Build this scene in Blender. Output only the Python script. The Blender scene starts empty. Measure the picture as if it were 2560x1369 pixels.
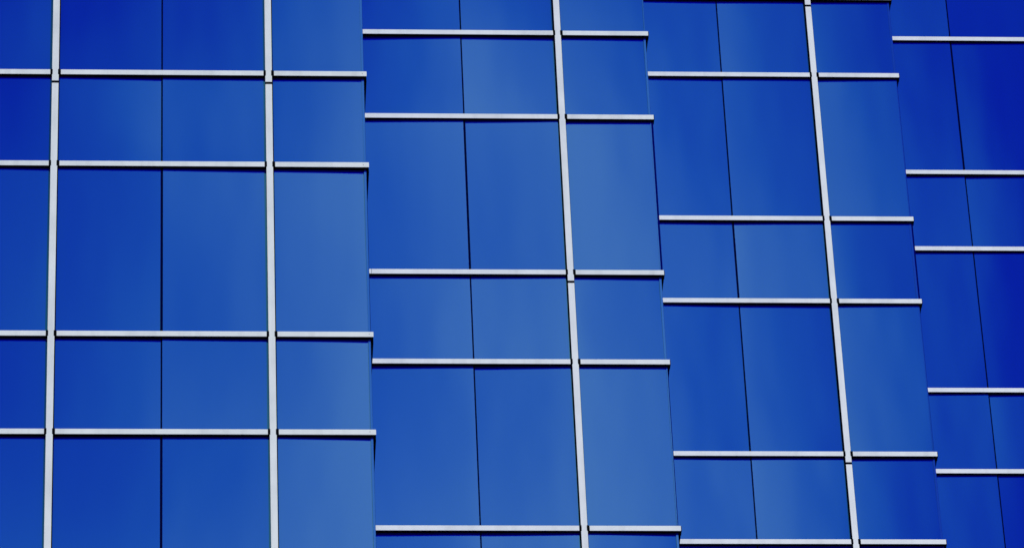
import bpy, math, random
from mathutils import Matrix, Vector

S = bpy.context.scene
R = math.radians

# ------------------------------------------------------------------ camera
CAM_H = 1.65                       # eye height above the ground
PITCH, ROLL, F_PX = 0.67338, -0.04572, 14630.7   # looking up at about 38.6 degrees with a long lens
cam = bpy.data.cameras.new('camera')
cam.sensor_width = 36.0
cam.lens = F_PX * 36.0 / 2560.0
cam.clip_start, cam.clip_end = 0.5, 5000
co = bpy.data.objects.new('camera', cam)
S.collection.objects.link(co)
fw = Vector((0, math.cos(PITCH), math.sin(PITCH)))
rt0 = Vector((1, 0, 0)); up0 = rt0.cross(fw)
rt = rt0 * math.cos(ROLL) + up0 * math.sin(ROLL)
up = -rt0 * math.sin(ROLL) + up0 * math.cos(ROLL)
co.matrix_world = Matrix(((rt.x, up.x, -fw.x, 0), (rt.y, up.y, -fw.y, 0), (rt.z, up.z, -fw.z, CAM_H), (0, 0, 0, 1)))
S.camera = co

# ------------------------------------------------------------------ sky and sun
SUN_EL, SUN_AZ = R(25), R(28)     # azimuth measured from straight behind the camera, towards +X
sd = Vector((math.sin(SUN_AZ) * math.cos(SUN_EL), -math.cos(SUN_AZ) * math.cos(SUN_EL), math.sin(SUN_EL)))
world = bpy.data.worlds.new('World'); S.world = world; world.use_nodes = True
nt = world.node_tree; nt.nodes.clear(); N = nt.nodes.new; L = nt.links.new
out = N('ShaderNodeOutputWorld'); bg = N('ShaderNodeBackground')
sky = N('ShaderNodeTexSky'); sky.sky_type = 'NISHITA'; sky.sun_disc = False
sky.sun_elevation = SUN_EL; sky.sun_rotation = math.atan2(sd.x, sd.y)
sky.air_density = 0.8; sky.dust_density = 0.0; sky.ozone_density = 6.0; sky.altitude = 900
SKY_STRENGTH = 0.05
sc = N('ShaderNodeMixRGB'); sc.blend_type = 'MULTIPLY'; sc.inputs[0].default_value = 1
sc.inputs[2].default_value = (SKY_STRENGTH,) * 3 + (1,)
L(sky.outputs[0], sc.inputs[1])
tc = N('ShaderNodeTexCoord')
# unseen cirrus added, turned so its bright patch reflects in the panes
mp = N('ShaderNodeMapping'); mp.inputs['Location'].default_value = (0.0, 0.0, 0.0); mp.inputs['Rotation'].default_value = (0, 0, R(-81)); mp.inputs['Scale'].default_value = (6.0, 6.0, 6.0)
L(tc.outputs['Generated'], mp.inputs[0])
nz = N('ShaderNodeTexNoise'); nz.inputs['Scale'].default_value = 1.0; nz.inputs['Detail'].default_value = 3.0; nz.inputs['Roughness'].default_value = 0.36; nz.inputs['Distortion'].default_value = 0.4
L(mp.outputs[0], nz.inputs['Vector'])
cr = N('ShaderNodeMapRange'); cr.interpolation_type = 'SMOOTHSTEP'
cr.inputs[1].default_value = .45; cr.inputs[2].default_value = .715; cr.inputs[3].default_value = 0.0; cr.inputs[4].default_value = 1.0
L(nz.outputs[0], cr.inputs[0])
# added cirrus coloured for the reflected tint: thin veil blue, thick cloud white
vc = N('ShaderNodeValToRGB'); vc.color_ramp.elements[0].position = 0.0; vc.color_ramp.elements[1].position = 1.0
vc.color_ramp.elements[0].color = (0.14, 0.62, 1.0, 1); vc.color_ramp.elements[1].color = (1.03, 1.04, 0.92, 1)
ve = vc.color_ramp.elements.new(0.5); ve.color = (0.34, 0.84, 1.0, 1)
L(cr.outputs[0], vc.inputs[0])
mx = N('ShaderNodeMixRGB'); L(vc.outputs[0], mx.inputs[2])
L(cr.outputs[0], mx.inputs[0]); L(sc.outputs[0], mx.inputs[1])
L(mx.outputs[0], bg.inputs[0]); bg.inputs[1].default_value = 1.0
L(bg.outputs[0], out.inputs[0])

sl = bpy.data.lights.new('sun', 'SUN'); sl.energy = 2.6; sl.angle = R(0.53); sl.color = (1.0, 0.97, 0.93)
so = bpy.data.objects.new('sun', sl); S.collection.objects.link(so)
so.location = sd * 200
so.rotation_euler = (-sd).to_track_quat('-Z', 'Y').to_euler()

S.view_settings.view_transform = 'Standard'; S.view_settings.look = 'None'
S.view_settings.exposure = 0.0; S.view_settings.gamma = 1.0; S.view_settings.use_curve_mapping = False
S.render.engine = 'CYCLES'; S.cycles.use_denoising = True
S.cycles.max_bounces = 8

# ------------------------------------------------------------------ materials
def mat(name, col, rough=0.5, metal=0.0, ior=1.5, spec=None, tint=None):
    m = bpy.data.materials.new(name); m.use_nodes = True
    b = m.node_tree.nodes['Principled BSDF']
    b.inputs['Base Color'].default_value = (*col, 1); b.inputs['Roughness'].default_value = rough
    b.inputs['Metallic'].default_value = metal; b.inputs['IOR'].default_value = ior
    if spec is not None: b.inputs['Specular IOR Level'].default_value = spec
    if tint: b.inputs['Specular Tint'].default_value = (*tint, 1)
    return m, b
def noisy(m, b, c0, c1, scale, lo=0.35, hi=0.65, detail=4, stretch=(1, 1, 1)):
    t = m.node_tree; n = t.nodes.new; l = t.links.new
    k = n('ShaderNodeTexCoord'); q = n('ShaderNodeMapping'); q.inputs['Scale'].default_value = stretch
    l(k.outputs['Object'], q.inputs[0])
    z = n('ShaderNodeTexNoise'); z.inputs['Scale'].default_value = scale; z.inputs['Detail'].default_value = detail
    l(q.outputs[0], z.inputs['Vector'])
    r = n('ShaderNodeValToRGB'); r.color_ramp.elements[0].position = lo; r.color_ramp.elements[1].position = hi
    r.color_ramp.elements[0].color = (*c0, 1); r.color_ramp.elements[1].color = (*c1, 1)
    l(z.outputs[0], r.inputs[0]); l(r.outputs[0], b.inputs['Base Color'])
    return r
def make_glass(name, col, rough):
    m, b = mat(name, col, rough, ior=2.35, tint=(0.27, 0.92, 1.0))
    # faint roller waves of toughened glass
    t = m.node_tree; n = t.nodes.new; l = t.links.new
    k = n('ShaderNodeTexCoord'); oi = n('ShaderNodeObjectInfo'); mu = n('ShaderNodeVectorMath'); mu.operation = 'SCALE'; mu.inputs[0].default_value = (37, 11, 53)
    l(oi.outputs['Random'], mu.inputs['Scale'])
    q = n('ShaderNodeMapping'); q.inputs['Scale'].default_value = (1.5, 1.0, 0.5); l(k.outputs['Object'], q.inputs['Vector']); l(mu.outputs[0], q.inputs['Location'])
    z = n('ShaderNodeTexNoise'); z.inputs['Scale'].default_value = 1.0; z.inputs['Detail'].default_value = 1.0
    l(q.outputs[0], z.inputs['Vector'])
    bp = n('ShaderNodeBump'); bp.inputs['Strength'].default_value = 1.0; bp.inputs['Distance'].default_value = 0.0016
    l(z.outputs[0], bp.inputs['Height']); l(bp.outputs[0], b.inputs['Normal'])
    return m
M = {}
M['glass'] = make_glass('blue_coated_glass', (0.0004, 0.0015, 0.425), 0.02)
M['edge'] = make_glass('glass_edge_highlight', (0.005, 0.018, 0.43), 0.06)  # glass edge strip, its highlight put into a lighter base colour
m, b = mat('white_powder_coat', (0.72, 0.74, 0.78), 0.42); noisy(m, b, (0.63, 0.66, 0.73), (0.72, 0.745, 0.81), 1.7, 0.34, 0.58, 6); M['white'] = m
# rain streaks and dull patches on the covers
t = m.node_tree; k = t.nodes.new('ShaderNodeTexCoord'); q = t.nodes.new('ShaderNodeMapping'); q.inputs['Scale'].default_value = (7, 7, 0.8)
t.links.new(k.outputs['Object'], q.inputs['Vector'])
z = t.nodes.new('ShaderNodeTexNoise'); z.inputs['Scale'].default_value = 1.3; z.inputs['Detail'].default_value = 5; t.links.new(q.outputs[0], z.inputs['Vector'])
w = t.nodes.new('ShaderNodeMapRange'); w.inputs[1].default_value = 0.30; w.inputs[2].default_value = 0.52; w.inputs[3].default_value = 0.90; w.inputs[4].default_value = 1.0
t.links.new(z.outputs[0], w.inputs[0])
x = t.nodes.new('ShaderNodeMixRGB'); x.blend_type = 'MULTIPLY'; x.inputs[0].default_value = 1
t.links.new(b.inputs['Base Color'].links[0].from_socket, x.inputs[1]); t.links.new(w.outputs[0], x.inputs[2]); t.links.new(x.outputs[0], b.inputs['Base Color'])
m, b = mat('black_channel_shade', (0.004, 0.004, 0.006), 0.8, spec=0.0); M['black'] = m  # channel black, with the shade of the bar undersides put into the colour
m, b = mat('navy_silicone', (0.001, 0.0015, 0.035), 0.7, spec=0.0); M['seal'] = m
m, b = mat('corner_gasket', (0.001, 0.001, 0.12), 0.6, spec=0.0); M['gasket'] = m
m, b = mat('dark_structure', (0.03, 0.032, 0.04), 0.8); M['core'] = m
m, b = mat('asphalt', (0.05, 0.05, 0.05), 0.9); noisy(m, b, (0.035, 0.035, 0.036), (0.06, 0.06, 0.058), 3.0); M['asphalt'] = m
m, b = mat('paving', (0.28, 0.27, 0.25), 0.85); noisy(m, b, (0.2, 0.195, 0.185), (0.3, 0.29, 0.27), 1.2); M['paving'] = m
m, b = mat('smudge', (0.30, 0.32, 0.36), 0.6); M['screw'] = m

# ------------------------------------------------------------------ mesh helpers
class MB:
    def __init__(s): s.v = []; s.f = []
    def box(s, x0, x1, y0, y1, z0, z1):
        i = len(s.v)
        s.v += [(x, y, z) for z in (z0, z1) for y in (y0, y1) for x in (x0, x1)]
        s.f += [tuple(i + k for k in q) for q in ((0, 2, 3, 1), (4, 5, 7, 6), (0, 1, 5, 4), (2, 6, 7, 3), (0, 4, 6, 2), (1, 3, 7, 5))]
    def cap_bar(s, x0, x1, y0, y1, z0, z1, c=0.004):
        # box with its front (y0) edges chamfered
        i = len(s.v)
        s.v += [(x0 + c, y0, z0 + c), (x1 - c, y0, z0 + c), (x1 - c, y0, z1 - c), (x0 + c, y0, z1 - c),
                (x0, y0 + c * .6, z0), (x1, y0 + c * .6, z0), (x1, y0 + c * .6, z1), (x0, y0 + c * .6, z1),
                (x0, y1, z0), (x1, y1, z0), (x1, y1, z1), (x0, y1, z1)]
        F = [(0, 1, 2, 3), (8, 11, 10, 9)]
        for k in range(4):
            n = (k + 1) % 4
            F += [(k, k + 4, n + 4, n), (k + 4, k + 8, n + 8, n + 4)]
        s.f += [tuple(i + q for q in t) for t in F]
    def build(s, name, m, parent=None, loc=(0, 0, 0), kind=None):
        me = bpy.data.meshes.new(name); me.from_pydata(s.v, [], s.f); me.materials.append(m); me.update()
        o = bpy.data.objects.new(name, me); S.collection.objects.link(o); o.location = loc
        if parent: o.parent = parent
        if kind: o['kind'] = kind
        return o

# ------------------------------------------------------------------ ground
g = MB(); g.box(-1500, 1500, -1500, 1500, -0.5, 0.0)
o = g.build('ground', M['asphalt'], kind='structure'); o['label'] = 'dark asphalt ground in front of the glass tower'; o['category'] = 'ground'
g = MB(); g.box(-30, 40, 42, 110, 0.004, 0.13)
o = g.build('pavement', M['paving'], kind='structure'); o['label'] = 'raised pale pavement at the foot of the glass tower'; o['category'] = 'pavement'

# ------------------------------------------------------------------ the building
YAW = 0.08046                       # the facade is turned a little to the line of sight
FLOOR, SHORT = 4.0, 1.42972         # storey height, height of the short (spandrel) pane
Z0 = 46.175 + CAM_H               # top of the transom at storey zero
MOD, END = 1.28503, 1.15309         # pane width, corner pane width
CORNERS = [(-1.68371, 53.85454), (1.88715, 57.97093), (5.46595, 62.07191), (9.09572, 66.19402), (12.70, 70.33)]
ca, sa = math.cos(YAW), math.sin(YAW)
bld = bpy.data.objects.new('office_building', None); S.collection.objects.link(bld)
bld.location = (CORNERS[0][0], CORNERS[0][1], 0.13); bld.rotation_euler = (0, 0, YAW)
bld['label'] = 'stepped glass office tower with blue panes and white metal grid'; bld['category'] = 'building'
ZB = Z0 - 0.13                      # the same level in the building's own frame
K_LO, K_HI = -11, 6                 # storeys of the whole tower
BASE_TOP = ZB + FLOOR * (K_LO - 1)
ROOF = ZB + FLOOR * K_HI

CAP_W, CAP_H, CAP_F, CAP_B = 0.080, 0.076, -0.031, -0.0265
def lev(k): return ZB + FLOOR * k

# pane lean, shaped with the curl to set the brightness each pane reflects: (vertical, sideways) in degrees, then the curl of
# one side edge in metres (and which side), and the curl of the bottom edge
TILT = {}
#TILT_BEGIN
TILT.update({
    (0, 1, 'T', 3): (-0.26, 0.51, 0.0012, 1, 0.004), (0, 1, 'T', 2): (-0.04, -0.17, 0.0012, 1, 0.004), (0, 1, 'T', 1): (0.17, -0.34, -0.0012, -1, 0.004), 
    (0, 1, 'T', 0): (-0.04, -0.17, 0.0012, 1, 0.004), (0, 0, 'S', 3): (-0.14, -0.17, 0.0026, 1, 0.0015), (0, 0, 'S', 2): (0, 0.51, 0.0026, 1, 0.0015), 
    (0, 0, 'S', 1): (0, 0.17, -0.0026, -1, 0.0015), (0, 0, 'S', 0): (0.29, -0.17, 0.0026, 1, 0.0015), (0, 0, 'T', 3): (-0.3, 0.69, 0.0012, 1, 0.004), 
    (0, 0, 'T', 2): (-0.17, 0.34, 0.0012, 1, 0.004), (0, 0, 'T', 1): (0.09, 0.51, -0.0012, -1, -0.004), (0, 0, 'T', 0): (0.3, 0.51, 0.0012, 1, -0.004), 
    (0, -1, 'S', 3): (0.14, 0, 0.0026, 1, 0.0015), (0, -1, 'S', 2): (0, 0.34, 0.0026, 1, 0.0015), (0, -1, 'S', 1): (-0.14, 0.34, -0.0026, -1, 0.0015), 
    (0, -1, 'S', 0): (0, 0.51, 0.0026, 1, 0.0015), (0, -1, 'T', 3): (0, 0, 0.0012, 1, 0.004), (0, -1, 'T', 2): (0.09, -0.17, 0.0012, 1, 0.004), 
    (0, -1, 'T', 1): (-0.04, -0.17, -0.0012, -1, 0.004), (0, -1, 'T', 0): (0, 0.69, 0.0012, 1, 0.004), (1, 2, 'T', 2): (0.3, -1.2, 0.0012, 1, 0.004), 
    (1, 2, 'T', 1): (0.3, 1.2, 0.0012, -1, 0.004), (1, 2, 'T', 0): (0.21, 0.51, 0.0012, -1, 0.004), (1, 1, 'S', 2): (0.43, -1.03, 0.0026, 1, 0.0015), 
    (1, 1, 'S', 1): (0.29, 0.51, 0.0026, -1, 0.0015), (1, 1, 'S', 0): (0.29, 0.51, 0.0026, -1, 0.0015), (1, 1, 'T', 2): (-0.21, -0.51, 0.0012, 1, -0.004), 
    (1, 1, 'T', 1): (-0.3, -0.86, -0.0012, -1, -0.004), (1, 1, 'T', 0): (0.13, -0.17, 0.0012, -1, 0.004), (1, 0, 'S', 2): (0, -0.17, 0.0026, 1, -0.0015), 
    (1, 0, 'S', 1): (-0.14, -0.51, -0.0026, -1, 0.0015), (1, 0, 'S', 0): (0.43, 0.51, 0.0026, -1, 0.0015), (1, 0, 'T', 2): (0.21, -0.51, 0.0012, 1, 0.004), 
    (1, 0, 'T', 1): (0.3, -0.86, -0.0012, -1, 0.004), (1, 0, 'T', 0): (0.04, 0.17, 0.0012, -1, 0.004), (1, -1, 'S', 2): (0.71, -0.51, 0.0026, 1, 0.0015), 
    (1, -1, 'S', 1): (0.43, -0.69, -0.0026, -1, 0.0015), (1, -1, 'S', 0): (0, 0.86, 0.0026, -1, 0.0015), (2, 2, 'S', 2): (0, 0.51, -0.0026, 1, 0.0015), 
    (2, 2, 'S', 1): (0, 0, 0.0026, -1, 0.0015), (2, 2, 'S', 0): (0.14, -0.17, 0.0026, -1, 0.0015), (2, 2, 'T', 2): (0, 0.51, -0.0012, 1, 0.004), 
    (2, 2, 'T', 1): (-0.09, 0.17, 0.0012, -1, 0.004), (2, 2, 'T', 0): (0, -0.69, 0.0012, -1, 0.004), (2, 1, 'S', 2): (0.14, 0.34, -0.0026, 1, 0.0015), 
    (2, 1, 'S', 1): (-0.14, -0.34, 0.0026, -1, 0.0015), (2, 1, 'S', 0): (-0.14, 0, 0.0026, -1, 0.0015), (2, 1, 'T', 2): (-0.13, 0.69, -0.0012, 1, 0.004), 
    (2, 1, 'T', 1): (0.26, 0.17, 0.0012, -1, 0.004), (2, 1, 'T', 0): (-0.17, -0.51, 0.0012, -1, 0.004), (2, 0, 'S', 2): (-0.29, 0.51, -0.0026, 1, 0.0015), 
    (2, 0, 'S', 1): (-0.43, 0, 0.0026, -1, 0.0015), (2, 0, 'S', 0): (0.43, 0, 0.0026, -1, -0.0015), (3, 3, 'S', 2): (0, -0.34, -0.0026, 1, 0.0015), 
    (3, 3, 'S', 1): (0.14, 0, -0.0026, -1, -0.0015), (3, 3, 'T', 2): (-0.26, -0.17, -0.0012, 1, 0.004), (3, 3, 'T', 1): (-0.17, -0.34, 0.0012, -1, 0.004), 
    (3, 2, 'S', 2): (0.14, -0.34, -0.0026, 1, 0.0015), (3, 2, 'S', 1): (0, -0.51, 0.0026, -1, 0.0015), (3, 2, 'T', 2): (-0.13, -0.17, -0.0012, 1, 0.004), 
    (3, 2, 'T', 1): (-0.3, -0.17, 0.0012, -1, 0.004), (3, 1, 'S', 2): (-0.43, -0.34, -0.0026, 1, -0.0015), (3, 1, 'S', 1): (0, -0.51, 0.0026, -1, -0.0015), 
    (3, 1, 'T', 2): (-0.09, -0.34, -0.0012, 1, -0.004), (3, 1, 'T', 1): (0, -0.17, 0.0012, -1, 0.004), 
})
#TILT_END

def pane_mesh(w, h, tv, th, ch, side, cv):
    """a toughened pane: a bowed front sheet with edges, centred on its own middle"""
    nx = 12; ny = 12 if h < 2 else 18
    v = []; f = []
    for j in range(ny + 1):
        for i in range(nx + 1):
            a = 2 * i / nx - 1; c = 2 * j / ny - 1
            x = a * w / 2; z = c * h / 2
            d = ch * ((1 + side * a) / 2) ** 4 + cv * ((1 - c) / 2) ** 4
            d += x * math.tan(R(th)) + z * math.tan(R(tv))
            v.append((x, d, z))
    for j in range(ny):
        for i in range(nx):
            p = j * (nx + 1) + i
            f.append((p, p + 1, p + nx + 2, p + nx + 1))
    nf = len(f)
    ring = [i for i in range(nx + 1)] + [j * (nx + 1) + nx for j in range(1, ny + 1)] + [ny * (nx + 1) + i for i in range(nx - 1, -1, -1)] + [j * (nx + 1) for j in range(ny - 1, 0, -1)]
    b0 = len(v); n = len(ring)
    v += [v[i] for i in ring]
    v += [(v[i][0], v[i][1] + 0.02, v[i][2]) for i in ring]
    for q in range(n):
        r = (q + 1) % n
        f.append((b0 + q, b0 + n + q, b0 + n + r, b0 + r))
    f.append(tuple(b0 + n + q for q in range(n)))
    me = bpy.data.meshes.new('glass_pane'); me.from_pydata(v, [], f)
    for i, p in enumerate(me.polygons): p.use_smooth = i < nf
    me.materials.append(M['glass']); me.update()
    return me

def add_obj(name, me, parent, loc):
    o = bpy.data.objects.new(name, me); S.collection.objects.link(o); o.parent = parent; o.location = loc
    return o

rng = random.Random(7)
VIEW = {0: (-3, 2), 1: (-2, 3), 2: (-1, 4), 3: (0, 5), 4: (1, 5)}     # storeys built pane by pane
GASKET = {(1, 1, 'T'): 0.026, (1, 0, 'T'): 0.009, (2, 1, 'S'): 0.022, (2, 1, 'T'): 0.004, (2, 2, 'T'): 0.004, (0, 0, 'T'): 0.005,
          (1, -1, 'T'): 0.015, (2, 0, 'T'): 0.012}
THICK_JOINT = {(0, 0, 'T'), (3, 3, 'T'), (0, -1, 'T'), (1, 1, 'T'), (2, 1, 'S')}

for bi, (cx, cy) in enumerate(CORNERS):
    dx, dy = cx - CORNERS[0][0], cy - CORNERS[0][1]
    bu, bd = dx * ca + dy * sa, -dx * sa + dy * ca
    PREV = bay_u if bi else 0.0; bay_u = bu          # where the previous bay's side wall stands
    # column lines, from the outer corner leftwards
    if bi == 0:
        left = -END - 6 * MOD
        cols = [(-END, 0.0), (-END - MOD, -END), (-END - 2 * MOD, -END - MOD), (-END - 3 * MOD, -END - 2 * MOD), (-END - 4 * MOD, -END - 3 * MOD), (left, -END - 4 * MOD)]
        mull = [-END, -END - 2 * MOD, -END - 4 * MOD]; joints = [-END - MOD, -END - 3 * MOD]
    else:
        left = PREV - bu + 0.004; JN = -END - MOD + (0.018 if bi == 1 else 0.0)
        cols = [(-END, 0.0), (JN, -END), (left, JN)]
        mull = [-END]; joints = [JN]
    nx_ = CORNERS[bi + 1] if bi < 4 else None
    RET = (-(nx_[0] - cx) * sa + (nx_[1] - cy) * ca) - 0.004 if nx_ else 12.0
    # structural core behind the glass
    c = MB(); c.box(left, -0.06, 0.075, RET + 8.0, 0.0, ROOF + 0.3)
    c.box(left, -0.062, 0.0, 0.075, ROOF, ROOF + 0.296)
    c.box(left, -0.064, 0.0, 0.0745, 0.0, BASE_TOP)
    bay = c.build('facade_bay', M['core'], bld, (bu, bd, 0))
    klo, khi = VIEW[bi]
    zlo, zhi = lev(klo - 1), lev(khi)

    # ---------------- rows of panes
    rows = []
    for k in range(klo, khi + 1):
        rows.append((k, 'S', lev(k) - SHORT - 0.04, lev(k) - 0.04))
        rows.append((k, 'T', lev(k - 1) - 0.04, lev(k) - SHORT - 0.04))
    for k, t, za, zb in rows:
        for ci, (ua, ub) in enumerate(cols):
            ga = 0.016 if (k is None) else (0.0145 if (bi, k, t) in THICK_JOINT else 0.0098)
            u0, u1 = ua + ga, ub - ga
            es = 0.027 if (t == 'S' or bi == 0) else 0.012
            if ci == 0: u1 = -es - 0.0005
            w, h = u1 - u0, zb - za - 0.02
            key = (bi, k, t, ci)
            rv = [rng.uniform(-1, 1) for _ in range(4)]
            tv, th, ch, side, cv = TILT.get(key, (0.0, 0.0, 0.002 * rv[2], 1 if rv[0] > 0 else -1, 0.002 * rv[3]))
            me = pane_mesh(w, h, tv + 0.03 * rv[0], th + 0.03 * rv[1], ch, side, cv)
            add_obj('glass_pane', me, bay, ((u0 + u1) / 2, 0.022, (za + zb) / 2))
            if ci == 0:
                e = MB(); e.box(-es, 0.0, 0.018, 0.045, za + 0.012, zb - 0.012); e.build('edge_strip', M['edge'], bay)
                gk = GASKET.get((bi, k, t), 0.002)
                e = MB(); e.box(0.0002, gk, 0.022, 0.06, za + 0.012, zb - 0.012); e.build('corner_gasket', M['gasket'], bay)
        for u in joints:
            jw = 0.0143 if (bi, k, t) in THICK_JOINT else 0.0096
            j = MB(); j.box(u - jw, u + jw, 0.026, 0.07, za + 0.011, zb - 0.011); j.build('silicone_joint', M['seal'], bay)

    # ---------------- mullions: black channel carrying white cover lengths with a splice every second storey
    for u in mull:
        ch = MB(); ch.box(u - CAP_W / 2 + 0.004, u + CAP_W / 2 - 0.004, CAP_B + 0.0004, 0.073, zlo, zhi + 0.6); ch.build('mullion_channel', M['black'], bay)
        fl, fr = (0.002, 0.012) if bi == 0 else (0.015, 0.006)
        ch = MB(); ch.box(u - CAP_W / 2 - fl, u + CAP_W / 2 + fr, -0.002, 0.0725, zlo, zhi + 0.6); ch.build('mullion_side_strip', M['black'], bay)  # black strip thickening the dark line beside the cover, wider side set per bay
        cuts = [zlo] + [lev(k) - 0.195 for k in range(klo, khi + 1) if k % 2 == 0] + [zhi + 0.6]
        for a, b2 in zip(cuts[:-1], cuts[1:]):
            q = MB(); q.cap_bar(u - CAP_W / 2, u + CAP_W / 2, CAP_F - 0.001, CAP_B, a + 0.018, b2 - 0.018, 0.003); q.build('mullion_cover', M['white'], bay)

    # ---------------- transoms
    for k in range(klo, khi + 1):
        for z in (lev(k), lev(k) - SHORT):
            z1, z0 = z, z - CAP_H
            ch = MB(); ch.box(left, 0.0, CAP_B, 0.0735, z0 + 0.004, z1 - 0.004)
            ch.box(-0.002, 0.029 if bi == 0 else 0.041, CAP_B, 0.0735, z0 + 0.0035, z1 - 0.0035); ch.build('transom_shade_channel', M['black'], bay)  # channel behind the cover; underside shade and dark end fringe are its black colour
            rc = MB(); rc.box(-0.02, 0.036, 0.074, RET, z0 + 0.003, z1 - 0.003); rc.build('return_transom', M['black'], bay)  # bar along the return, its shadow side put into the black colour
            # white covers between the mullions
            stops = [0.033] + mull + [left]
            for si in range(len(stops) - 1):
                b2 = stops[si] if si == 0 else stops[si] - CAP_W / 2 - 0.020
                a = stops[si + 1] + CAP_W / 2 + 0.025 if si + 1 < len(stops) - 1 else left
                spans = [(a, b2)]
                if si == 1 and bi == 1:
                    s_ = {(0, False): -3.67, (0, True): -3.70}.get((k, z != lev(k)))
                    if s_: spans = [(a, s_ - 0.0018), (s_ + 0.0018, b2)]
                for (p, q_) in spans:
                    q = MB(); q.cap_bar(p, q_, CAP_F, CAP_B - 0.0003, z0, z1, 0.003); q.build('transom_cover', M['white'], bay)
            for u in mull:
                for sgn in (-1, 1):
                    e0 = u + sgn * (CAP_W / 2 - 0.008); e1 = u + sgn * (CAP_W / 2 + (0.0195 if sgn < 0 else 0.0245))
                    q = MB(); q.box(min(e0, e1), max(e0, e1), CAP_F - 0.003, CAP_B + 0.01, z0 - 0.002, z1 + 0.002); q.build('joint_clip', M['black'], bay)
            if bi == 0:
                q = MB(); u = -0.014 - rng.random() * 0.03; zc = (z0 + z1) / 2 - 0.006 + rng.random() * 0.012
                q.cap_bar(u - 0.006, u + 0.006, CAP_F - 0.0015, CAP_F + 0.002, zc - 0.006, zc + 0.006, 0.003); q.build('screw', M['screw'], bay)

    # ---------------- the side of the step, and the storeys outside the picture
    rg = MB(); rw = MB()
    n = 3; w = RET / n
    for k in range(K_LO, K_HI + 1):
        for za, zb in ((lev(k) - SHORT - 0.04, lev(k) - 0.04), (lev(k - 1) - 0.04, lev(k) - SHORT - 0.04)):
            for i in range(n):
                rg.box(-0.045, -0.001, 0.062 + i * w if i == 0 else i * w + 0.01, (i + 1) * w - 0.01, za + 0.012, zb - 0.012)
    o = rg.build('return_glazing', M['glass'], bay, kind='stuff')
    og = MB(); oc = MB(); ob = MB()
    for k in list(range(K_LO, klo)) + list(range(khi + 1, K_HI + 1)):
        for za, zb in ((lev(k) - SHORT - 0.04, lev(k) - 0.04), (lev(k - 1) - 0.04, lev(k) - SHORT - 0.04)):
            for (ua, ub) in cols: og.box(ua + 0.011, ub - 0.011, 0.022, 0.05, za + 0.012, zb - 0.012)
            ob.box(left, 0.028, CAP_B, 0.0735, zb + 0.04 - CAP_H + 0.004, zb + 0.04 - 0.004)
            oc.cap_bar(left, 0.033, CAP_F, CAP_B - 0.0003, zb + 0.04 - CAP_H, zb + 0.04)
    for u in mull:
        for a, b2 in ((BASE_TOP, zlo - 0.02), (zhi + 0.62, ROOF)):
            if b2 > a + 0.1:
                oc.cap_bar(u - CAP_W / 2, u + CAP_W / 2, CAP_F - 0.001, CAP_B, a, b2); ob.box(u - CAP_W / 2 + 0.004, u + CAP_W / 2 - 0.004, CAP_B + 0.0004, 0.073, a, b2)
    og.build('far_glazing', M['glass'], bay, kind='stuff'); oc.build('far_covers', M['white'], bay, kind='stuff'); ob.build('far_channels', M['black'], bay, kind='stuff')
